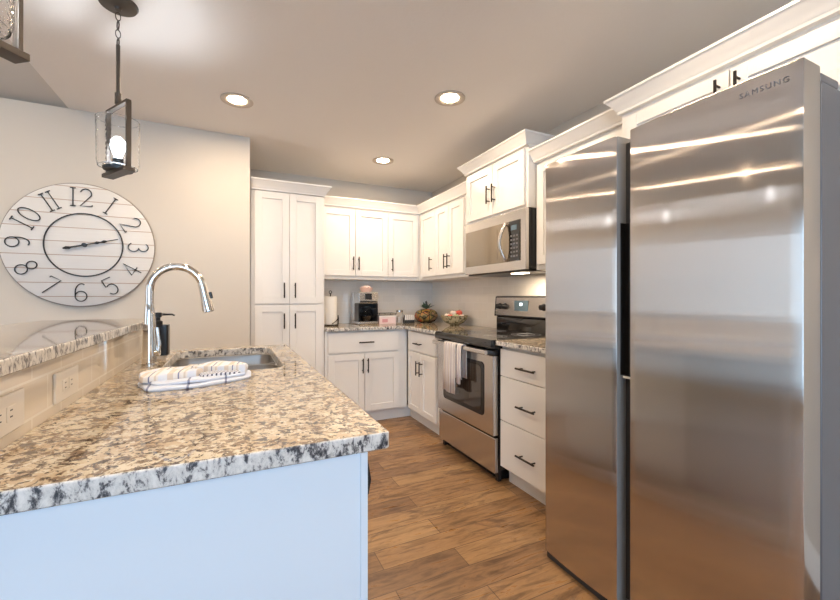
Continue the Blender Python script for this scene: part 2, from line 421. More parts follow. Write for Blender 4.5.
u = thing('upper_cabinet', 'white wall cabinet between microwave and fridge, partly behind fridge door', 'cabinet', (XU, 2.068, 0), R)
MB().box(.0005, .678, .0215, XW - XU - .01, 1.372, 2.10).box(.678, .7215, .0215, XW - XU - .01, 1.79, 2.10).build('body', M['white'], u, bevel=.0015)
shaker(u, .03, .362, 1.408, 2.068, .33, 1.53); shaker(u, .364, .672, 1.408, 2.068, .395, 1.53)
crown(u, [(0, 0), (.722, 0)])
XFC = 1.735
u = thing('refrigerator_cabinet', 'white two door cabinet above the refrigerator with crown molding', 'cabinet', (XFC, 1.345, 0), R)
body(u, .965, XW - XFC, 1.835, 2.10)
shaker(u, .035, .481, 1.86, 2.068, .448, 1.97, .13); shaker(u, .483, .93, 1.86, 2.068, .516, 1.97, .13)
crown(u, [(0, .045), (0, 0), (.965, 0), (.965, XW - XFC)])
# base cabinets
u = thing('base_cabinet', 'white base cabinet under coffee maker with wide drawer and two doors', 'cabinet', (.755, YBF, 0))
MB().box(.0005, XBF + .0215 - .755, .0215, YW - YBF - .012, .11, .883).build('body', M['white'], u, bevel=.0015)
MB().box(.001, XBF + .09 - .755, .075, .09, 0, .11).build('toe_kick', M['white'], u)
drawer(u, .025, .715, .682, .868, .378, .773, .145)
shaker(u, .025, .368, .125, .668, .344, .555); shaker(u, .370, .715, .125, .668, .394, .555)
u = thing('base_cabinet', 'white base cabinet left of the range with small drawer and two doors', 'cabinet', (XBF, YBF, 0), R)
MB().box(-.0005, .726, .0225, XW - XBF - .012, .11, .883).build('body', M['white'], u, bevel=.0015)
MB().box(-.075, .725, .075, .0895, 0, .11).build('toe_kick', M['white'], u)
drawer(u, .045, .62, .690, .868, .30, .765, .14)
shaker(u, .045, .330, .125, .678, .295, .545, .13, .05); shaker(u, .332, .62, .125, .678, .367, .545, .13, .05)
u = thing('drawer_cabinet', 'white base cabinet with three drawers between range and refrigerator', 'cabinet', (XBF, 2.058, 0), R)
body(u, .66, XW - XBF, .11, .883, toe=True)
for z0, z1, hz in ((.693, .862, .768), (.413, .688, .540), (.118, .408, .252)):
    drawer(u, .006, .575, z0, z1, .272, hz)

# ------------------------------------------------------------------ granite tops
def slab(pts, z0, z1, name, label, cut=None, mats=None, bev=.004):
    o = MB().prism(pts, z0, z1).build(name, [M['granite'], M['gedge']], smooth=False)
    if cut:
        c = MB().prism(cut, z0 - .05, z1 + .05).build('cutter', M['granite'], smooth=False)
        b = o.modifiers.new('cut', 'BOOLEAN'); b.operation = 'DIFFERENCE'; b.object = c; b.solver = 'EXACT'
        dg = bpy.context.evaluated_depsgraph_get(); me = bpy.data.meshes.new_from_object(o.evaluated_get(dg))
        o.modifiers.clear(); o.data = me; bpy.data.objects.remove(c)
    for f in o.data.polygons:
        if abs(f.normal.z) < .5: f.material_index = 1
    if len(o.data.materials) < 2: o.data.materials.append(M['gedge'])
    b = o.modifiers.new('bevel', 'BEVEL'); b.width = bev; b.segments = 3; b.limit_method = 'ANGLE'; b.angle_limit = math.radians(60)
    return tag(o, label, 'countertop')
slab([(.755, 3.528), (1.514, 3.528), (1.514, 2.836), (XW - .009, 2.836), (XW - .009, YW - .009), (.755, YW - .009)], .884, .914, 'countertop', 'L shaped speckled granite countertop in the back corner left of the range')
slab([(1.514, 1.40), (XW - .009, 1.40), (XW - .009, 2.062), (1.514, 2.062)], .884, .914, 'countertop', 'short granite countertop between range and refrigerator')
def rrect(x0, x1, y0, y1, r, n=5):
    out = []
    for cx, cy, a0 in ((x1 - r, y0 + r, -PI / 2), (x1 - r, y1 - r, 0), (x0 + r, y1 - r, PI / 2), (x0 + r, y0 + r, PI)):
        for i in range(n + 1): a = a0 + PI / 2 * i / n; out.append((cx + r * math.cos(a), cy + r * math.sin(a)))
    return out
SX0, SX1, SY0, SY1 = -.245, .187, 1.615, 2.33
YI0, YI1, XI = .749, 2.42, .289
slab([(-.3738, YI0), (XI - .005, YI0), (XI, YI0 + .005), (XI, YI1), (-.3738, YI1)], .879, .914, 'countertop', 'large speckled granite island countertop in the foreground with a sink cutout',
     cut=rrect(SX0, SX1, SY0, SY1, .07))
slab([(-.80, .60), (-.35, .60), (-.35, YI1), (-.80, YI1)], 1.050, 1.080, 'bar_top', 'raised granite breakfast bar ledge behind the island countertop at left')
# bar wall, its tile, island body
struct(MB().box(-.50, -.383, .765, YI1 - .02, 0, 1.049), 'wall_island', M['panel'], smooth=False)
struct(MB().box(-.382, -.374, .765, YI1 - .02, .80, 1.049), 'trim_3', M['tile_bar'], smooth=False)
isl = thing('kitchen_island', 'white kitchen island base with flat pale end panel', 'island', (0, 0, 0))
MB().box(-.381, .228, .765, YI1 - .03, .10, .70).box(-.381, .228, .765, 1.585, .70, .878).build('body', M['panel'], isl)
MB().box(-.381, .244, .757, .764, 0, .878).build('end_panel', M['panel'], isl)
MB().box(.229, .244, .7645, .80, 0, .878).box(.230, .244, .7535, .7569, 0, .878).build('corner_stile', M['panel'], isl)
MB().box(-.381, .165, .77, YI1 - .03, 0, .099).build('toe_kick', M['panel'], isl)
def island_door(y0, y1, z0, z1, hy):
    fw = .055; d = MB().box(.229, .249, y0, y0 + fw, z0, z1).box(.229, .249, y1 - fw, y1, z0, z1).box(.229, .249, y0 + fw, y1 - fw, z0, z0 + fw).box(.229, .249, y0 + fw, y1 - fw, z1 - fw, z1).box(.231, .239, y0 + fw, y1 - fw, z0 + fw, z1 - fw)
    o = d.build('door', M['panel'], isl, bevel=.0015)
    MB().tube([(.281, hy, .55), (.281, hy, .69)], .0058).tube([(.249, hy, .57), (.281, hy, .57)], .0045).tube([(.249, hy, .67), (.281, hy, .67)], .0045).build('handle', M['bronze'], o)
island_door(1.49, 1.93, .115, .865, 1.90); island_door(1.933, 2.37, .115, .865, 1.963)
dw = thing('dishwasher', 'black dishwasher front just past the island end panel', 'dishwasher', (.2295, .815, 0))
MB().box(0, .018, 0, .60, .11, .876).build('door', M['blackmetal'], dw, bevel=.004)
MB().prism([(.0185, .872), (.036, .835), (.044, .79), (.038, .76), (.0185, .735)], .005, .595, 'y').build('handle', M['black'], dw)
# sink
sk = thing('sink', 'stainless double bowl undermount sink in the island countertop', 'sink', (0, 0, 0))
def bowl(y0, y1, name='bowl'):
    x0, x1, zt, zb, e = SX0 + .002, SX1 - .002, .878, .70, .004
    outer = rrect(x0 - .006, x1 + .006, y0, y1, .06); top = rrect(x0, x1, y0 + .006, y1 - .006, .055)
    bot = rrect(x0 + .02, x1 - .02, y0 + .026, y1 - .026, .045); b = MB(); bm = b.bm
    def lp(pts, z): return [bm.verts.new((p[0], p[1], z)) for p in pts]
    seq = [lp(outer, zt - .012), lp(outer, zt), lp(top, zt), lp(top, zt - .02), lp(bot, zb + .02), lp(rrect(x0 + .05, x1 - .05, y0 + .05, y1 - .05, .03), zb)]
    for A, B in zip(seq, seq[1:]):
        for k in range(len(A)): bm.faces.new((A[k], A[(k + 1) % len(A)], B[(k + 1) % len(A)], B[k]))
    bm.faces.new(seq[-1])
    o = b.build(name, M['sink'], sk)
    MB().ring(((x0 + x1) / 2, (y0 + y1) / 2, zb + .004), .036, .005, 'z', 24, 6).lathe([(.0, .003), (.03, .001), (.034, .004)], ((x0 + x1) / 2, (y0 + y1) / 2, zb), 24).build('drain', M['chrome'], o)
bowl(SY0 + .01, 1.95); bowl(1.964, SY1 - .01)
# faucet
fx, fy = -.303, 1.93
fa = thing('faucet', 'polished nickel gooseneck pull down faucet beside the sink', 'faucet', (fx, fy, .9145))
MB().lathe([(0, 0), (.030, 0), (.030, .005), (.026, .009), (.0235, .07), (.0235, .075)], seg=28).lathe([(.0235, .075), (.022, .16), (.018, .23), (.0155, .245), (0, .245)], seg=28).build('base', M['chrome'], fa)
pth = [(0, 0, .24), (0, 0, .30)]
for i in range(0, 17):
    a = PI - (PI * .90) * i / 16; pth.append((.096 + .096 * math.cos(a), 0, .30 + .102 * math.sin(a)))
MB().tube(pth, .0155, 16).build('spout', M['chrome'], fa)
e = Vector(pth[-1]); dv = (Vector(pth[-1]) - Vector(pth[-2])).normalized()
dv = Vector((.22, 0, -.975)).normalized()
sp = MB().tube([e - dv * .006, e + dv * .012, e + dv * .05, e + dv * .09, e + dv * .12, e + dv * .125], [.0165, .0175, .0185, .0225, .0245, .019], 18).build('spray_head', M['chrome'], fa)
q = e + dv * .055 + Vector((.022, 0, .004)); MB().tube([q - dv * .014, q + dv * .014], .006, 8, flat=.6).build('spray_button', M['black'], sp)
MB().tube([(.015, -.004, .045), (.036, -.008, .046)], .014, 14).tube([(.030, -.008, .046), (.034, -.010, .085), (.028, -.010, .15)], [.009, .007, .005], 10).build('lever', M['chrome'], fa)
# soap dispenser
so = thing('soap_dispenser', 'matte black soap dispenser with pump beside the faucet', 'soap dispenser', (-.296, 2.10, .9145))
MB().lathe([(0, 0), (.028, 0), (.028, .014), (0, .014)], seg=24).build('foot', M['ivory'], so)
MB().prism(rrect(-.026, .040, -.032, .032, .008), .0145, .150).build('bottle', M['black'], so, bevel=.003)
MB().lathe([(.022, .1505), (.022, .166), (.013, .170), (.013, .182), (.018, .185), (.018, .205), (0, .205)], (-.006, 0, 0), 20).tube([(-.006, 0, .198), (.052, 0, .196), (.062, 0, .190)], [.008, .0045, .004], 8).build('pump', M['black'], so)

# outlets in the bar tile
def outlet(y, label, z=.972):
    o = thing('outlet', label, 'outlet', (-.374, y, z), 0, 'outlets in the bar tile')
    MB().box(.0002, .006, -.075, .075, -.036, .036).build('cover_plate', M['ivory'], o, bevel=.002)
    for q in (-.02, .02):
        s = MB().box(.0062, .0075, q - .016, q + .016, -.014, .014).build('receptacle', M['ivory'], o, bevel=.001)
        for dz in (-.006, .006): MB().box(.0076, .0079, q - .006, q + .003, dz - .0012, dz + .0012).build('slot', M['black'], s)
outlet(.962, 'ivory wall outlet in the bar tile, nearest the left edge'); outlet(1.265, 'ivory wall outlet in the bar tile, further along towards the faucet')

# ------------------------------------------------------------------ folded towel by the sink
def cloth_layer(pts, z0, th, m, parent, name, amp=.006, seed=0, sub=3):
    bm = bmesh.new(); cx = sum(p[0] for p in pts) / len(pts); cy = sum(p[1] for p in pts) / len(pts)
    rings = []; K = 12; P2 = []
    n = len(pts)
    for i in range(n):
        a, b = Vector(pts[i]), Vector(pts[(i + 1) % n])
        for k in range(6): P2.append(a.lerp(b, k / 6))
    N = len(P2); P2 = [(P2[i - 1] + P2[i] * 2 + P2[(i + 1) % N]) / 4 for i in range(N)]
    def hgt(x, y, top): return z0 + (th if top else 0) + (amp * noise.noise(Vector((x * 14 + seed, y * 14, seed))) + amp if top else 0)
    prof = [(1.0, 0, 0), (1.018, .25, 0), (1.022, .5, 0), (1.015, .8, 0), (.985, 1, 1)] + [(1 - .985 * (j / K) ** 1 * 1.0 if j else .985, 1, 1) for j in range(1, K)]
    for s_, hh, top in prof:
        lp = []
        for p in P2:
            x = cx + (p.x - cx) * max(s_, .02); y = cy + (p.y - cy) * max(s_, .02)
            zt = hgt(x, y, True); lp.append(bm.verts.new((x, y, z0 + (zt - z0) * hh)))
        rings.append(lp)
    for A, B in zip(rings, rings[1:]):
        for k in range(N): bm.faces.new((A[k], A[(k + 1) % N], B[(k + 1) % N], B[k]))
    bm.faces.new(rings[0][::-1]); bm.faces.new(rings[-1])
    mb = MB(); mb.bm.free(); mb.bm = bm
    return mb.build(name, m, parent)
tw = thing('dish_towel', 'folded striped dish towel on the granite by the sink', 'towel', (0, 0, .9145))
cloth_layer([(-.262, 1.475), (-.215, 1.345), (-.08, 1.36), (.055, 1.44), (.060, 1.55), (-.02, 1.61), (-.25, 1.58)], 0, .006, M['cloth_band'], tw, 'towel_underside', .004, 1)
cloth_layer([(-.250, 1.47), (-.200, 1.375), (-.07, 1.39), (.040, 1.455), (.045, 1.53), (-.02, 1.59), (-.24, 1.56)], .011, .004, M['cloth_band'], tw, 'towel_underside', .004, 11)
cloth_layer([(-.262, 1.50), (-.245, 1.41), (-.10, 1.445), (-.085, 1.50), (-.13, 1.575), (-.25, 1.57)], .016, .010, M['cloth_sink'], tw, 'towel_fold', .010, 5)
cloth_layer([(-.085, 1.43), (.020, 1.445), (.030, 1.475), (-.06, 1.50), (-.10, 1.47)], .016, .005, M['cloth_print'], tw, 'printed_panel', .004, 3)
cloth_layer([(-.12, 1.535), (-.03, 1.485), (.042, 1.462), (.052, 1.54), (-.02, 1.61), (-.14, 1.61)], .018, .013, M['cloth_sink'], tw, 'towel_fold', .010, 9)

# ------------------------------------------------------------------ refrigerator
XR0, YR1, FW = 1.289, 1.383, .904
fr = thing('refrigerator', 'stainless steel side by side refrigerator filling the right foreground', 'refrigerator', (XR0, YR1, 0), R)
MB().box(.004, FW - .004, .112, .80, .03, 1.755).build('body', M['case'], fr, bevel=.004)
MB().box(.015, FW - .015, .095, .111, .07, 1.74).build('door_gasket', M['rubber'], fr)
def fdoor(x0, x1):
    n = 18; e = .004; pts = []
    w = x1 - x0
    for i in range(n + 1):
        tt = i / n; x = x0 + e + (w - 2 * e) * tt
        pts.append((x,   .003 - .008 * (1 - (2 * tt - 1) ** 2)))
    edgeR = [(x1 - .001, .005), (x1, .008)]; edgeL = [(x0, .008), (x0 + .001, .005)]
    pts = edgeL + pts + edgeR + [(x1, .094), (x0, .094)]
    mb = MB().prism(pts, .036, 1.789)
    o = mb.build('door', [M['steel'], M['steelside'], M['inner']], fr)
    for f in o.data.polygons:
        if f.normal.y > -.5 : f.material_index = 1
        if abs(f.normal.x) > .7 and abs(f.center.x - (x1 if x0 == 0 else x0)) < .05: f.material_index = 2
    b = o.modifiers.new('bevel', 'BEVEL'); b.width = .003; b.segments = 2; b.limit_method = 'ANGLE'; b.angle_limit = math.radians(60)
    return o
dl = fdoor(0, .372); dr = fdoor(.425, FW)
MB().box(.3735, .4235, .052, .094, .055, 1.765).build('center_channel', M['rubber'], fr)
MB().box(.3735, .377, .020, .0515, .897, 1.464).box(.3775, .423, .0425, .0515, .897, 1.464).build('recessed_grip', M['glassblack'], fr, bevel=.001)
MB().box(.3728, .4242, .022, .05, .888, .8965).build('grip_end', M['chrome'], fr)
MB().box(.004, FW - .02, .012, .111, .004, .034).build('base_grille', M['rubber'], fr)
for x in (.03, FW - .075):
    MB().box(x, x + .045, .03, .108, 1.7895, 1.797).box(x + .008, x + .04, .05, .15, 1.797, 1.805).build('hinge_cover', M['case'], fr, bevel=.004)
MB().prism([(.115, 1.7555), (.205, 1.7555), (.19, 1.783), (.13, 1.783)], .0, 1, 'x').bm.free()
MB().box(FW - .09, FW - .006, .114, .22, 1.7555, 1.782).build('hinge_cover', M['case'], fr, bevel=.006)
# brand lettering on the right door
fc = bpy.data.curves.new('lettering', 'FONT'); fc.body = 'SAMSUNG'; fc.size = .0205; fc.extrude = .0006; fc.space_character = 1.25; fc.align_x = 'LEFT'
to = bpy.data.objects.new('t', fc); C.objects.link(to)
me = bpy.data.meshes.new_from_object(to.evaluated_get(bpy.context.evaluated_depsgraph_get())); bpy.data.objects.remove(to)
lo = bpy.data.objects.new('brand_lettering', me); C.objects.link(lo); me.materials.append(M['case']); lo.parent = dr
lo.location = (.768, -.0040, 1.741); lo.rotation_euler = (PI / 2, 0, .032)

# ------------------------------------------------------------------ range
rg = thing('range', 'stainless steel freestanding electric range with black glass top', 'stove', (1.516, 2.828, 0), R)
RW = .760
MB().box(.003, RW - .003, .032, .610, .075, .893).box(.03, RW - .03, .06, .56, .0, .075).build('body', M['blackmetal'], rg)
MB().box(.004, RW - .004, 0, .030, .058, .285).build('storage_drawer', M['steel2'], rg, bevel=.006)
od = MB().box(.004, RW - .004, -.012, .030, .300, .815).build('oven_door', M['steel2'], rg, bevel=.006)
MB().prism(rrect(.105, .655, .405, .760, .03), -.0155, -.0125, 'y').build('oven_window', M['blackmetal'], od)
MB().prism(rrect(.135, .625, .435, .735, .03), -.0175, -.0158, 'y').build('window_glass', M['ovenglass'], od)
MB().box(.004, RW - .004, -.010, .030, .816, .846).build('door_vent', M['black'], od, bevel=.003)
hb = MB().prism(rrect(-.068, -.046, .822, .850, .007), .02, .74, 'x').box(.04, .07, -.048, -.0105, .826, .842).box(.69, .72, -.048, -.0105, .826, .842)
hb.build('handle', M['steel2'], od)
MB().prism([(-.030, .862), (-.034, .872), (-.034, .905), (-.026, .918), (.570, .918), (.570, .894), (.0, .894), (.0, .862)], 0, RW, 'x').build('cooktop', M['glassblack'], rg, bevel=.002)
for x, y, r in ((.20, .15, .105), (.56, .15, .08), (.20, .42, .08), (.56, .42, .105)):
    MB().ring((x, y, .9181), r, .0008, 'z', 40, 4).ring((x, y, .9181), r * .6, .0008, 'z', 40, 4).build('burner_ring', M['case'], rg)
MB().prism([(.571, .895), (.571, 1.02), (.578, 1.03), (.610, 1.03), (.610, .895)], .004, RW - .004, 'x').build('backguard', M['glassblack'], rg)
cp = MB().prism([(.548, 1.031), (.562, 1.196), (.575, 1.202), (.618, 1.202), (.618, 1.031)], 0, RW, 'x').build('control_panel', M['blackmetal'], rg, bevel=.003)
def onpanel(z): return .548 + (z - 1.031) * .014 / .165
MB().prism([(onpanel(1.042) - .003, 1.042), (onpanel(1.188) - .003, 1.188), (onpanel(1.188), 1.188), (onpanel(1.042), 1.042)], .018, RW - .018, 'x').build('steel_fascia', M['steel2'], cp)
for x in (.075, .145, .60, .68):
    MB().lathe([(.0, -.034), (.016, -.034), (.020, -.028), (.022, -.008), (.028, 0)], (x, onpanel(1.115) - .004, 1.115), 20, axis='y').box(x - .004, x + .004, onpanel(1.115) - .043, onpanel(1.115) - .03, 1.097, 1.133).build('control_knob', M['black'], cp)
dp = MB().box(.27, .43, onpanel(1.12) - .0065, onpanel(1.12) - .0045, 1.082, 1.165).build('display', M['display'], cp)
MB().box(.335, .365, onpanel(1.12) - .0085, onpanel(1.12) - .0068, 1.125, 1.145).build('display_digits', M['digits'], dp)
for x in (.012, RW - .042): MB().box(x, x + .03, .034, .058, .0, .0745).build('foot', M['black'], rg)
# striped towels over the oven handle
def oven_towel(y0, y1, z_front, z_back, label):
    o = MB(); bm = o.bm; nx = 14
    prof = [(1.484, z_back + .0), (1.4835, .80), (1.483, .835), (1.475, .8565), (1.459, .861), (1.443, .8565), (1.4385, .84), (1.4375, .80), (1.4365, (z_front + .8) / 2), (1.435, z_front)]
    g1 = []
    for i in range(nx + 1):
        tt = i / nx; row = []
        for j, (x, z) in enumerate(prof):
            hang = max(0, .83 - z) / .35
            pin = 1 - .10 * hang * 0
            fold = .008 * math.sin(tt * 9.5 + .6) * hang * (1 if j > 5 else -.15)
            y = y1 + (y0 - y1) * tt; yc = (y0 + y1) / 2; y = yc + (y - yc) * (1 + .12 * hang)
            row.append((x + fold - (.004 * hang if j > 5 else 0), y, z + (.004 * math.sin(tt * 7) if z == z_front else 0)))
        g1.append(row)
    V = [[bm.verts.new(p) for p in r_] for r_ in g1]
    for i in range(nx):
        for j in range(len(prof) - 1): bm.faces.new((V[i][j], V[i + 1][j], V[i + 1][j + 1], V[i][j + 1]))
    ob = o.build('oven_towel', M['cloth_oven'])
    s = ob.modifiers.new('th', 'SOLIDIFY'); s.thickness = .0035; s.offset = 0
    return tag(ob, label, 'towel')
oven_towel(2.43, 2.60, .50, .60, 'white and mauve striped kitchen towel over the oven door handle, wider front one')
oven_towel(2.355, 2.415, .585, .62, 'narrow folded striped towel on oven handle, right of the wider towel')

# ------------------------------------------------------------------ microwave
mw = thing('microwave', 'stainless over the range microwave with curved handle', 'microwave', (1.766, 2.828, 0), R)
MB().box(.001, .758, .030, XW - 1.766 - .01, 1.385, 1.792).build('body', M['blackmetal'], mw)
md = MB().box(.001, .758, 0, .029, 1.376, 1.790).build('door', M['steel2'], mw, bevel=.004)
MB().box(.02, .705, -.004, -.0005, 1.440, 1.722).build('window', M['mirrorglass'], md, bevel=.002)
MB().box(.085, .45, -.0055, -.0042, 1.47, 1.69).build('window_screen', M['mirrorglass'], md)
MB().box(.590, .700, -.0065, -.0042, 1.444, 1.718).build('control_pad', M['glassblack'], md)
bt = MB()
for r_ in range(6):
    for c_ in range(3): bt.box(.608 + c_ * .029, .627 + c_ * .029, -.0078, -.0066, 1.470 + r_ * .028, 1.482 + r_ * .028)
bt.build('buttons', M['case'], md)
MB().box(.615, .675, -.0078, -.0066, 1.655, 1.690).build('clock_display', M['display'], md)
hp = [(.562, -.006, 1.452)] + [(.562 - .018 * math.sin(PI * i / 12) * 1, -.02 - .036 * math.sin(PI * i / 12), 1.452 + .252 * i / 12) for i in range(13)] + [(.562, -.006, 1.704)]
MB().tube(hp, .013, 12, flat=.8).build('handle', M['steel2'], md)
MB().box(.02, .74, .02, .36, 1.366, 1.3845).build('vent_grille', M['black'], mw, bevel=.004)
MB().box(.48, .60, .10, .17, 1.362, 1.3655).build('hood_lamp', M['lens'], mw)
l = bpy.data.lights.new('hood_light', 'AREA'); l.size = .12; l.energy = 2.2; l.color = WARM
lo = bpy.data.objects.new('hood_light', l); C.objects.link(lo); lo.location = (1.93, 2.28, 1.355)

# ------------------------------------------------------------------ recessed lights
def can(x, y, label, z=H, pw=None):
    o = thing('recessed_light', label, 'ceiling light', (x, y, z), 0, 'recessed ceiling lights')
    MB().lathe([(.096, -.001), (.096, -.006), (.088, -.009), (.066, -.004), (.0555, -.0005)], seg=40).build('trim_ring', M['cantrim'], o)
    MB().lathe([(0, -.004), (.048, -.004), (.055, -.001), (.055, -.0005), (0, -.0005)], seg=32).build('lens', M['can'], o)
    l = bpy.data.lights.new('can_light', 'AREA'); l.shape = 'DISK'; l.size = .10; l.energy = pw or CAN_POWER; l.color = WARM
    q = bpy.data.objects.new('can_light', l); C.objects.link(q); q.location = (x, y, z - .012)
    return o
can(.03, 2.76, 'round recessed ceiling light nearest the pendant lamp')
can(1.236, 2.157, 'round recessed ceiling light in front of the microwave cabinet')
can(1.246, 3.40, 'small far recessed ceiling light above the back corner cabinets')
can(1.236, .85, 'added unseen recessed ceiling light out in front of the refrigerator', pw=4.0)  # out of view, added to help light the room, like the next one
can(.03, .60, 'added unseen recessed ceiling light above the near end of the island')
for x_, y_, lb in ((-1.7, 2.3, 'added unseen recessed light in the sloped living room ceiling, nearest the clock wall'), (-2.6, 1.5, 'added unseen recessed light in the middle of the sloped living room ceiling'), (-3.4, 2.4, 'added unseen recessed light in the sloped living room ceiling by the left wall'), (-1.6, .9, 'added unseen recessed light high in the sloped ceiling by the bar')):  # unseen lights added to streak the refrigerator doors and light the living side
    o_ = can(x_, y_, lb, 2.44 + (YC + .0 - y_) * (3.65 - H) / (YC + .1) - .012); o_.rotation_euler = (-math.atan((3.65 - H) / (YC + .1)), 0, 0)
can(1.236, -.6, 'added unseen recessed ceiling light behind the camera on the right')  # this and the next are unseen, added for more streaks on the steel doors
can(.03, -1.4, 'added unseen recessed ceiling light furthest behind the camera')

# ------------------------------------------------------------------ pendants
def pendant(x, y, ang, label):
    o = thing('pendant_light', label, 'pendant light', (x, y, H), ang, 'pendant lamps over the bar')
    MB().lathe([(0, -.03), (.01, -.03), (.014, -.022), (.066, -.014), (.072, -.004), (.072, -.001), (0, -.001)], seg=36).build('canopy', M['pendant'], o)
    ch = MB(); z = -.036
    for i in range(4):
        ch.ring((0, 0, z - .022), .017, .0028, 'y' if i % 2 else 'x', 20, 6, sx=.55); z -= .037
    ch.build('chain', M['pendant'], o)
    MB().tube([(0, 0, -.18), (0, 0, -.415)], .0075, 12).tube([(0, 0, -.385), (0, 0, -.43)], .012, 12).build('stem', M['pendant'], o)
    W2, t_, wd = .10, .005, .018
    zt, zb = -.435, -.715; f = MB()
    f.box(-W2, W2, -wd / 2, wd / 2, zt - 2 * t_, zt).box(-W2 - 0, -W2 + 2 * t_, -wd / 2, wd / 2, zb, zt - 2 * t_).box(W2 - 2 * t_, W2, -wd / 2, wd / 2, zb, zt - 2 * t_)
    f.build('frame', M['pendant'], o, bevel=.0015)
    MB().box(-W2 - .004, W2 + .004, -.022, .022, zb - .016, zb).build('frame_base', M['pendant'], o, bevel=.0015)
    MB().lathe([(0, zb + .0005), (.052, zb + .0005), (.054, zb + .012), (.02, zb + .02), (.02, zb + .05), (0, zb + .05)], seg=28).build('socket', M['iron'], o)
    MB().lathe([(.070, zb + .0135), (.074, zb + .03), (.077, zb + .215), (.0735, zb + .215), (.0705, zb + .03), (.066, zb + .0175), (0.055, zb + .0175), (.055, zb + .0135), (.070, zb + .0135)], seg=40).build('glass_shade', M['glass'], o)
    MB().lathe([(0, zb + .051), (.012, zb + .052), (.017, zb + .07), (.027, zb + .10), (.025, zb + .125), (.012, zb + .142), (0, zb + .145)], seg=20).build('bulb', M['bulb'], o)
    return o
pendant(-.437, 2.07, math.atan2(-.84, .54), 'bronze pendant lamp with whole glass shade visible, hanging just right of the wall clock')
pendant(-.484, 1.095, math.atan2(.80, .60), 'nearer bronze pendant lamp cropped by the top left corner')

# ------------------------------------------------------------------ wall clock (local: x right, z up, front towards -y)
CR = .405
ck = thing('wall_clock', 'large round white plank wall clock with iron numerals', 'clock', (-.902, YC, 1.537), 0)
MB().lathe([(0, -.028), (CR - .006, -.028), (CR, -.024), (CR, -.002), (0, -.002)], seg=96, axis='y').build('clock_face', M['planks'], ck)
MB().ring((0, -.016, 0), CR + .001, .006, 'y', 96, 6).build('rim', mat('rim_metal', (.32, .28, .24), .5, .4), ck)
MB().ring((.018, -.0325, 0), .208, .0042, 'y', 72, 8).build('inner_ring', M['iron'], ck)
def arc(cx, cy, rx, ry, a0, a1, n=14): return [(cx + rx * math.cos(math.radians(a0 + (a1 - a0) * i / n)), cy + ry * math.sin(math.radians(a0 + (a1 - a0) * i / n))) for i in range(n + 1)]
D = {  # strokes in a box about 0.6 wide, 1 high, centred at 0
 '1': [[(0, -.5), (0, .5)], [(-.13, -.5), (.13, -.5)], [(-.13, .5), (.13, .5)]],
 '2': [arc(0, .22, .27, .27, 165, -25) + [(-.28, -.48), (.30, -.48)], [(.30, -.48), (.30, -.40)]],
 '3': [arc(0, .24, .25, .24, 150, -80), arc(0, -.24, .27, .26, 80, -155)],
 '4': [[(.12, -.5), (.12, .5), (-.28, -.18), (.30, -.18)]],
 '5': [[(.26, .48), (-.22, .48), (-.24, .06)] + arc(0, -.18, .27, .30, 128, -150)],
 '6': [arc(.02, .0, .30, .48, 62, 180, 12) + arc(0, -.22, .28, .28, 180, 540, 24)],
 '7': [[(-.26, .40), (-.26, .48), (.28, .48), (-.10, -.5)]],
 '8': [arc(0, .25, .22, .22, -90, 270, 22), arc(0, -.24, .27, .26, 90, 450, 24)],
 '9': [arc(-.02, .0, .30, .48, -118, 0, 12) + arc(0, .22, .28, .28, 0, 360, 24)],
 '0': [arc(0, 0, .27, .5, 0, 360, 30)],
}
for h in range(1, 13):
    s = str(h); a = PI / 2 - h * PI / 6; Rn = .315; Hn = .118
    cx, cz = Rn * math.cos(a), Rn * math.sin(a)
    rot = a - PI / 2 if (h <= 3 or h >= 9) else a + PI / 2
    mb = MB(); wd = {1: 0, 2: .078}[len(s)]
    for i, chh in enumerate(s):
        off = (i - .5) * wd if len(s) == 2 else 0
        if s == '11': off *= .50
        if s in ('10', '12'): off = (-.042, .026)[i]
        for st in D[chh]:
            pts = []
            for px, pz in st:
                X = px * Hn * .92 + off; Z = pz * Hn
                pts.append((cx + X * math.cos(rot) - Z * math.sin(rot), -.0325, cz + X * math.sin(rot) + Z * math.cos(rot)))
            mb.tube(pts, .0034, 6)
    mb.build('numeral', M['iron'], ck)
def hand(name, ang, L, tail, y):
    d_ = Vector((math.cos(ang), 0, math.sin(ang))); c0 = Vector((.018, y, 0)); m_ = MB()
    m_.tube([c0 - d_ * tail, c0 + d_ * L], [.0045, .0028], 8)
    m_.tube([c0 - d_ * (tail + .018), c0 - d_ * tail, c0 - d_ * (tail - .018)], [.004, .0105, .004], 8)
    m_.tube([c0 + d_ * (L * .58 - .016), c0 + d_ * L * .58, c0 + d_ * (L * .58 + .016)], [.004, .010, .004], 8)
    return m_.build(name, M['iron'], ck)
hand('minute_hand', math.radians(14.5), .19, .095, -.043); hand('hour_hand', math.radians(15.5), .12, .085, -.037)
MB().lathe([(0, -.05), (.012, -.05), (.014, -.03), (0, -.03)], (.018, 0, 0), 20, axis='y').build('hub', M['iron'], ck)

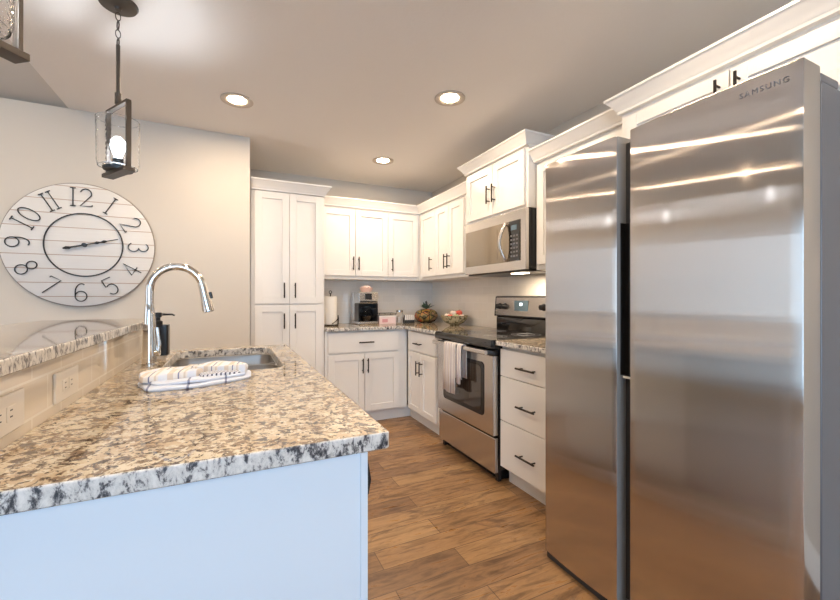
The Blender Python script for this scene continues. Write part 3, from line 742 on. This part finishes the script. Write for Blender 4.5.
# ------------------------------------------------------------------ things on the back counter
Z0 = .9145
pt = thing('paper_towel_holder', 'black wire paper towel holder on the back counter by the pantry', 'paper towel holder', (.872, 3.87, Z0))
MB().ring((0, 0, .006), .075, .005, 'z', 36, 8).ring((0, 0, .006), .04, .004, 'z', 30, 6).build('base', M['bronze'], pt)
MB().tube([(0, 0, .003), (0, 0, .315)], .005, 8).ring((0, 0, .328), .013, .0035, 'y', 20, 6).tube([(-.078, 0, .006), (.078, 0, .006)], .004, 8).build('pole', M['bronze'], pt)
MB().tube([(.075, 0, .006)] + [(.075 * math.cos(a / 10 * 1.6 - 1.6 * 0), -.078 * math.sin(a / 10 * 1.6), .02 + .075 * (1 - a / 10)) for a in range(11)], .0042, 8).tube([(.075, 0, .006), (.080, 0, .07), (.075, 0, .10)], .0042, 8).build('tension_arm', M['bronze'], pt)
pr = MB().lathe([(.012, 0), (.060, 0), (.0605, .004), (.0605, .268), (.060, .272), (.012, .272), (.012, 0)], seg=36).build('paper_towel_roll', M['paper'], loc=(.872, 3.87, Z0 + .013))
tag(pr, 'white roll of paper towels on the black wire holder', 'paper towels')
cm = thing('coffee_maker', 'stainless and black drip coffee maker on the back counter', 'coffee maker', (1.252, 3.84, Z0))
hw = .103
MB().box(-hw, hw, 0, .26, 0, .03).box(-hw, hw, .15, .26, .03, .33).build('body', M['steel2'], cm, bevel=.006)
MB().box(-hw, hw, .005, .149, .215, .33).build('brew_head', M['steel2'], cm, bevel=.008)
MB().box(-.085, .085, .001, .0045, .225, .24).box(-.035, .035, .000, .0045, .255, .315).build('control_pad', M['black'], cm)
MB().box(-hw + .008, hw - .008, .1455, .1495, .032, .214).box(-hw, -hw + .012, .01, .149, .031, .214).box(hw - .012, hw, .01, .149, .031, .214).build('inner_panel', M['black'], cm)
ca = MB().lathe([(0, 0), (.055, 0), (.068, .03), (.070, .06), (.058, .10), (.044, .125), (.046, .135), (.042, .135), (.040, .125), (.054, .10), (.066, .06), (.064, .03), (.052, .004), (0, .004)], (0, .075, .0305), 28).build('carafe', M['glass'], cm)
MB().lathe([(0, .136), (.046, .136), (.046, .150), (0, .154)], (0, .075, .0305), 24).tube([(.045, .065, .165), (.085, .045, .160), (.088, .044, .10), (.060, .058, .07)], .008, 8).build('carafe_handle', M['black'], ca)
MB().lathe([(0, .0005), (.050, .0005), (.0605, .03), (.062, .05), (0, .05)], (0, .075, .0355), 24).build('coffee', mat('dark_coffee', (.03, .015, .008), .1), ca)
# flowers-in-a-tin on top, boxes beside
cands = [(.80, .38, .30), (.84, .80, .74), (.72, .30, .26), (.86, .70, .60)]
bs = thing('decorative_dish', 'small pink and white dish of sweets on top of the coffee maker', 'dish', (1.25, 3.91, Z0 + .331))
MB().lathe([(0, 0), (.045, 0), (.066, .03), (.068, .045), (.064, .045), (.060, .032), (.04, .006), (0, .006)], seg=28).build('dish', mat('pink_glaze', (.80, .55, .47), .3), bs)
sw = MB()
for i in range(12):
    a = i * 2.4; r = .012 + .0035 * i; sw.ball((r * math.cos(a), r * math.sin(a), .042 + .012 * (1 - i / 12)), .017, 1)
sw.build('filling', mat('pink_sweets', (.85, .62, .55), .6), bs)
bx = thing('tea_box', 'pink and white tea box on the counter right of the coffee maker', 'box', (1.463, 3.85, Z0))
MB().box(-.092, .092, 0, .10, 0, .070).build('carton', mat('pink_carton', (.78, .62, .62), .6), bx, bevel=.002)
MB().box(-.092, .092, -.001, .101, .0705, .088).build('lid', mat('pale_carton', (.80, .74, .72), .6), bx, bevel=.002)
MB().box(-.06, .00, -.0015, -.0003, .018, .052).build('label_panel', mat('red_print', (.62, .30, .32), .6), bx)
wb = MB()
for z in (.092, .112): wb.tube([(-.09, .0, z), (.09, .0, z), (.09, .1, z), (-.09, .1, z), (-.09, 0, z)], .0025, 6)
for x in (-.09, -.03, .03, .09): wb.tube([(x, 0, .092), (x, 0, .112)], .002, 6)
wb.build('wire_rail', M['iron'], bx)
jr = thing('glass_jar', 'short glass jar with dark lid on the back counter', 'jar', (1.612, 3.89, Z0))
MB().lathe([(0, 0), (.036, 0), (.040, .006), (.040, .10), (.032, .112), (.032, .12), (.029, .12), (.029, .11), (.037, .098), (.037, .008), (0, .006)], seg=28).build('jar', M['glass'], jr)
MB().lathe([(0, .1205), (.036, .1205), (.036, .140), (0, .142)], seg=28).build('lid', M['steel2'], jr)
MB().lathe([(0, .0065), (.035, .0085), (.0355, .07), (0, .072)], seg=24).build('contents', mat('pale_sugar', (.75, .72, .68), .8), jr)
m_ = stripes('napkin_stripes', 'X', 14.0, [(0, (.80, .77, .74)), (.55, (.16, .15, .17)), (.8, (.80, .77, .74))])
nb = thing('napkin_holder', 'black and white striped napkin block on the counter left of the pumpkin', 'napkins', (1.72, 3.87, Z0), -.15)
MB().box(-.052, .052, 0, .05, .003, .088).build('napkins', m_, nb, bevel=.003)
MB().box(-.055, .055, -.004, -.001, 0, .035).box(-.055, .055, .051, .054, 0, .06).box(-.055, .055, -.004, .054, 0, .0025).build('holder', M['iron'], nb)

# pumpkin-like ornament
m = mat('patchwork_glaze', (.4, .3, .1), .18); M['pump'] = m
vo = tex(m, 'ShaderNodeTexVoronoi', Scale=13.0)
nz = tex(m, 'ShaderNodeTexNoise', Scale=7.0, Detail=2.0)
c = ramp(m, nz.outputs[0], [(.36, (.40, .09, .035)), (.45, (.30, .21, .06)), (.52, (.045, .05, .025)), (.60, (.24, .15, .08)), (.70, (.05, .03, .025))])
vd = tex(m, 'ShaderNodeTexVoronoi', Scale=13.0, feature='DISTANCE_TO_EDGE')
ed = ramp(m, vd.outputs['Distance'], [(.03, (1, 1, 1)), (.07, (0, 0, 0))]); c = mix(m, ed, c, (.02, .018, .015)); setc(m, c)
pk = thing('pumpkin_ornament', 'multicoloured pumpkin shaped ornament with leafy top in the counter corner', 'ornament', (1.965, 3.96, Z0))
prof = [(.0, 0), (.06, 0), (.095, .012), (.122, .04), (.13, .072), (.122, .105), (.098, .132), (.06, .148), (.025, .146), (0, .138)]
MB().lathe(prof, seg=64, mod=lambda a, z: 1 + .045 * abs(math.cos(4.5 * a)) - .02).build('body', M['pump'], pk)
lf = MB()
for i in range(9):
    a = i * 2 * PI / 9 + .3; L = .080 + .018 * (i % 3); el = .5 + .35 * (i % 2)
    dd = Vector((math.cos(a) * math.cos(el), math.sin(a) * math.cos(el), math.sin(el))); s_ = Vector((-math.sin(a), math.cos(a), 0)); b0 = Vector((0, 0, .146))
    P_ = [b0, b0 + dd * L * .5 + s_ * .022, b0 + dd * L + Vector((0, 0, -.006)), b0 + dd * L * .5 - s_ * .022]; mid = b0 + dd * L * .5 + Vector((0, 0, .007)); lo_ = mid - Vector((0, 0, .012))
    vs = [lf.bm.verts.new(q_) for q_ in P_]; vm = lf.bm.verts.new(mid); vl = lf.bm.verts.new(lo_)
    for k in range(4): lf.bm.faces.new((vs[k], vs[(k + 1) % 4], vm)); lf.bm.faces.new((vs[(k + 1) % 4], vs[k], vl))
lf.build('leaves', mat('dark_leaf', (.06, .11, .07), .45), pk)
MB().tube([(0, 0, .14), (.004, 0, .18), (.0, .004, .225), (0, .002, .24)], [.010, .009, .013, .003], 8).build('stem', mat('dark_stem', (.03, .035, .03), .5), pk)
# bowl of potpourri balls
m = mat('mottled_glaze', (.3, .3, .2), .2); M['bowl'] = m
nz = tex(m, 'ShaderNodeTexNoise', Scale=38.0, Detail=4.0)
setc(m, ramp(m, nz.outputs[0], [(.38, (.10, .09, .05)), (.48, (.30, .29, .19)), (.58, (.46, .42, .30)), (.7, (.22, .15, .09))]))
bw = thing('decorative_bowl', 'mottled green brown bowl of fruit beside the range', 'bowl', (1.985, 3.375, Z0))
MB().lathe([(0, 0), (.045, 0), (.048, .008), (.092, .028), (.124, .062), (.136, .100), (.131, .101), (.118, .065), (.085, .034), (.04, .015), (0, .013)], seg=48).build('bowl_shell', M['bowl'], bw)
fc_ = [((.70, .12, .08), 'red'), ((.85, .72, .62), 'cream'), ((.55, .60, .35), 'green'), ((.80, .30, .20), 'coral')]
fm = [mat(n_ + '_skin', c_, .4) for c_, n_ in fc_]
spots = [(-.068, -.03, .082, 0), (-.02, -.07, .085, 2), (.05, -.055, .082, 1), (.075, .02, .084, 3), (.01, .01, .115, 0), (-.055, .045, .088, 1), (.03, .07, .086, 0), (-.03, -.025, .120, 1), (.045, -.015, .122, 0)]
nm = {0: 'red', 1: 'cream coloured', 2: 'green', 3: 'coral'}
where = ['on the left rim side of the bowl', 'at the front of the bowl', 'at the front right of the bowl', 'at the right side of the bowl', 'on top of the heap in the bowl centre', 'behind, left in the bowl', 'at the back of the bowl', 'atop the heap, left of centre', 'atop the heap, right of centre']
for (x, y, z, k), wh in zip(spots, where):
    f = thing('fruit', nm[k] + ' round fruit ' + wh, 'fruit', (1.985 + x, 3.375 + y, Z0 + z), 0, 'round fruit in the mottled bowl')
    MB().lathe([(0, -.024), (.014, -.026), (.028, -.014), (.033, 0), (.029, .015), (.015, .026), (.004, .024), (0, .02)], seg=18).build('flesh', fm[k], f)
    MB().tube([(0, 0, .021), (.002, 0, .036)], .0018, 6).build('stalk', M['bronze'], f)
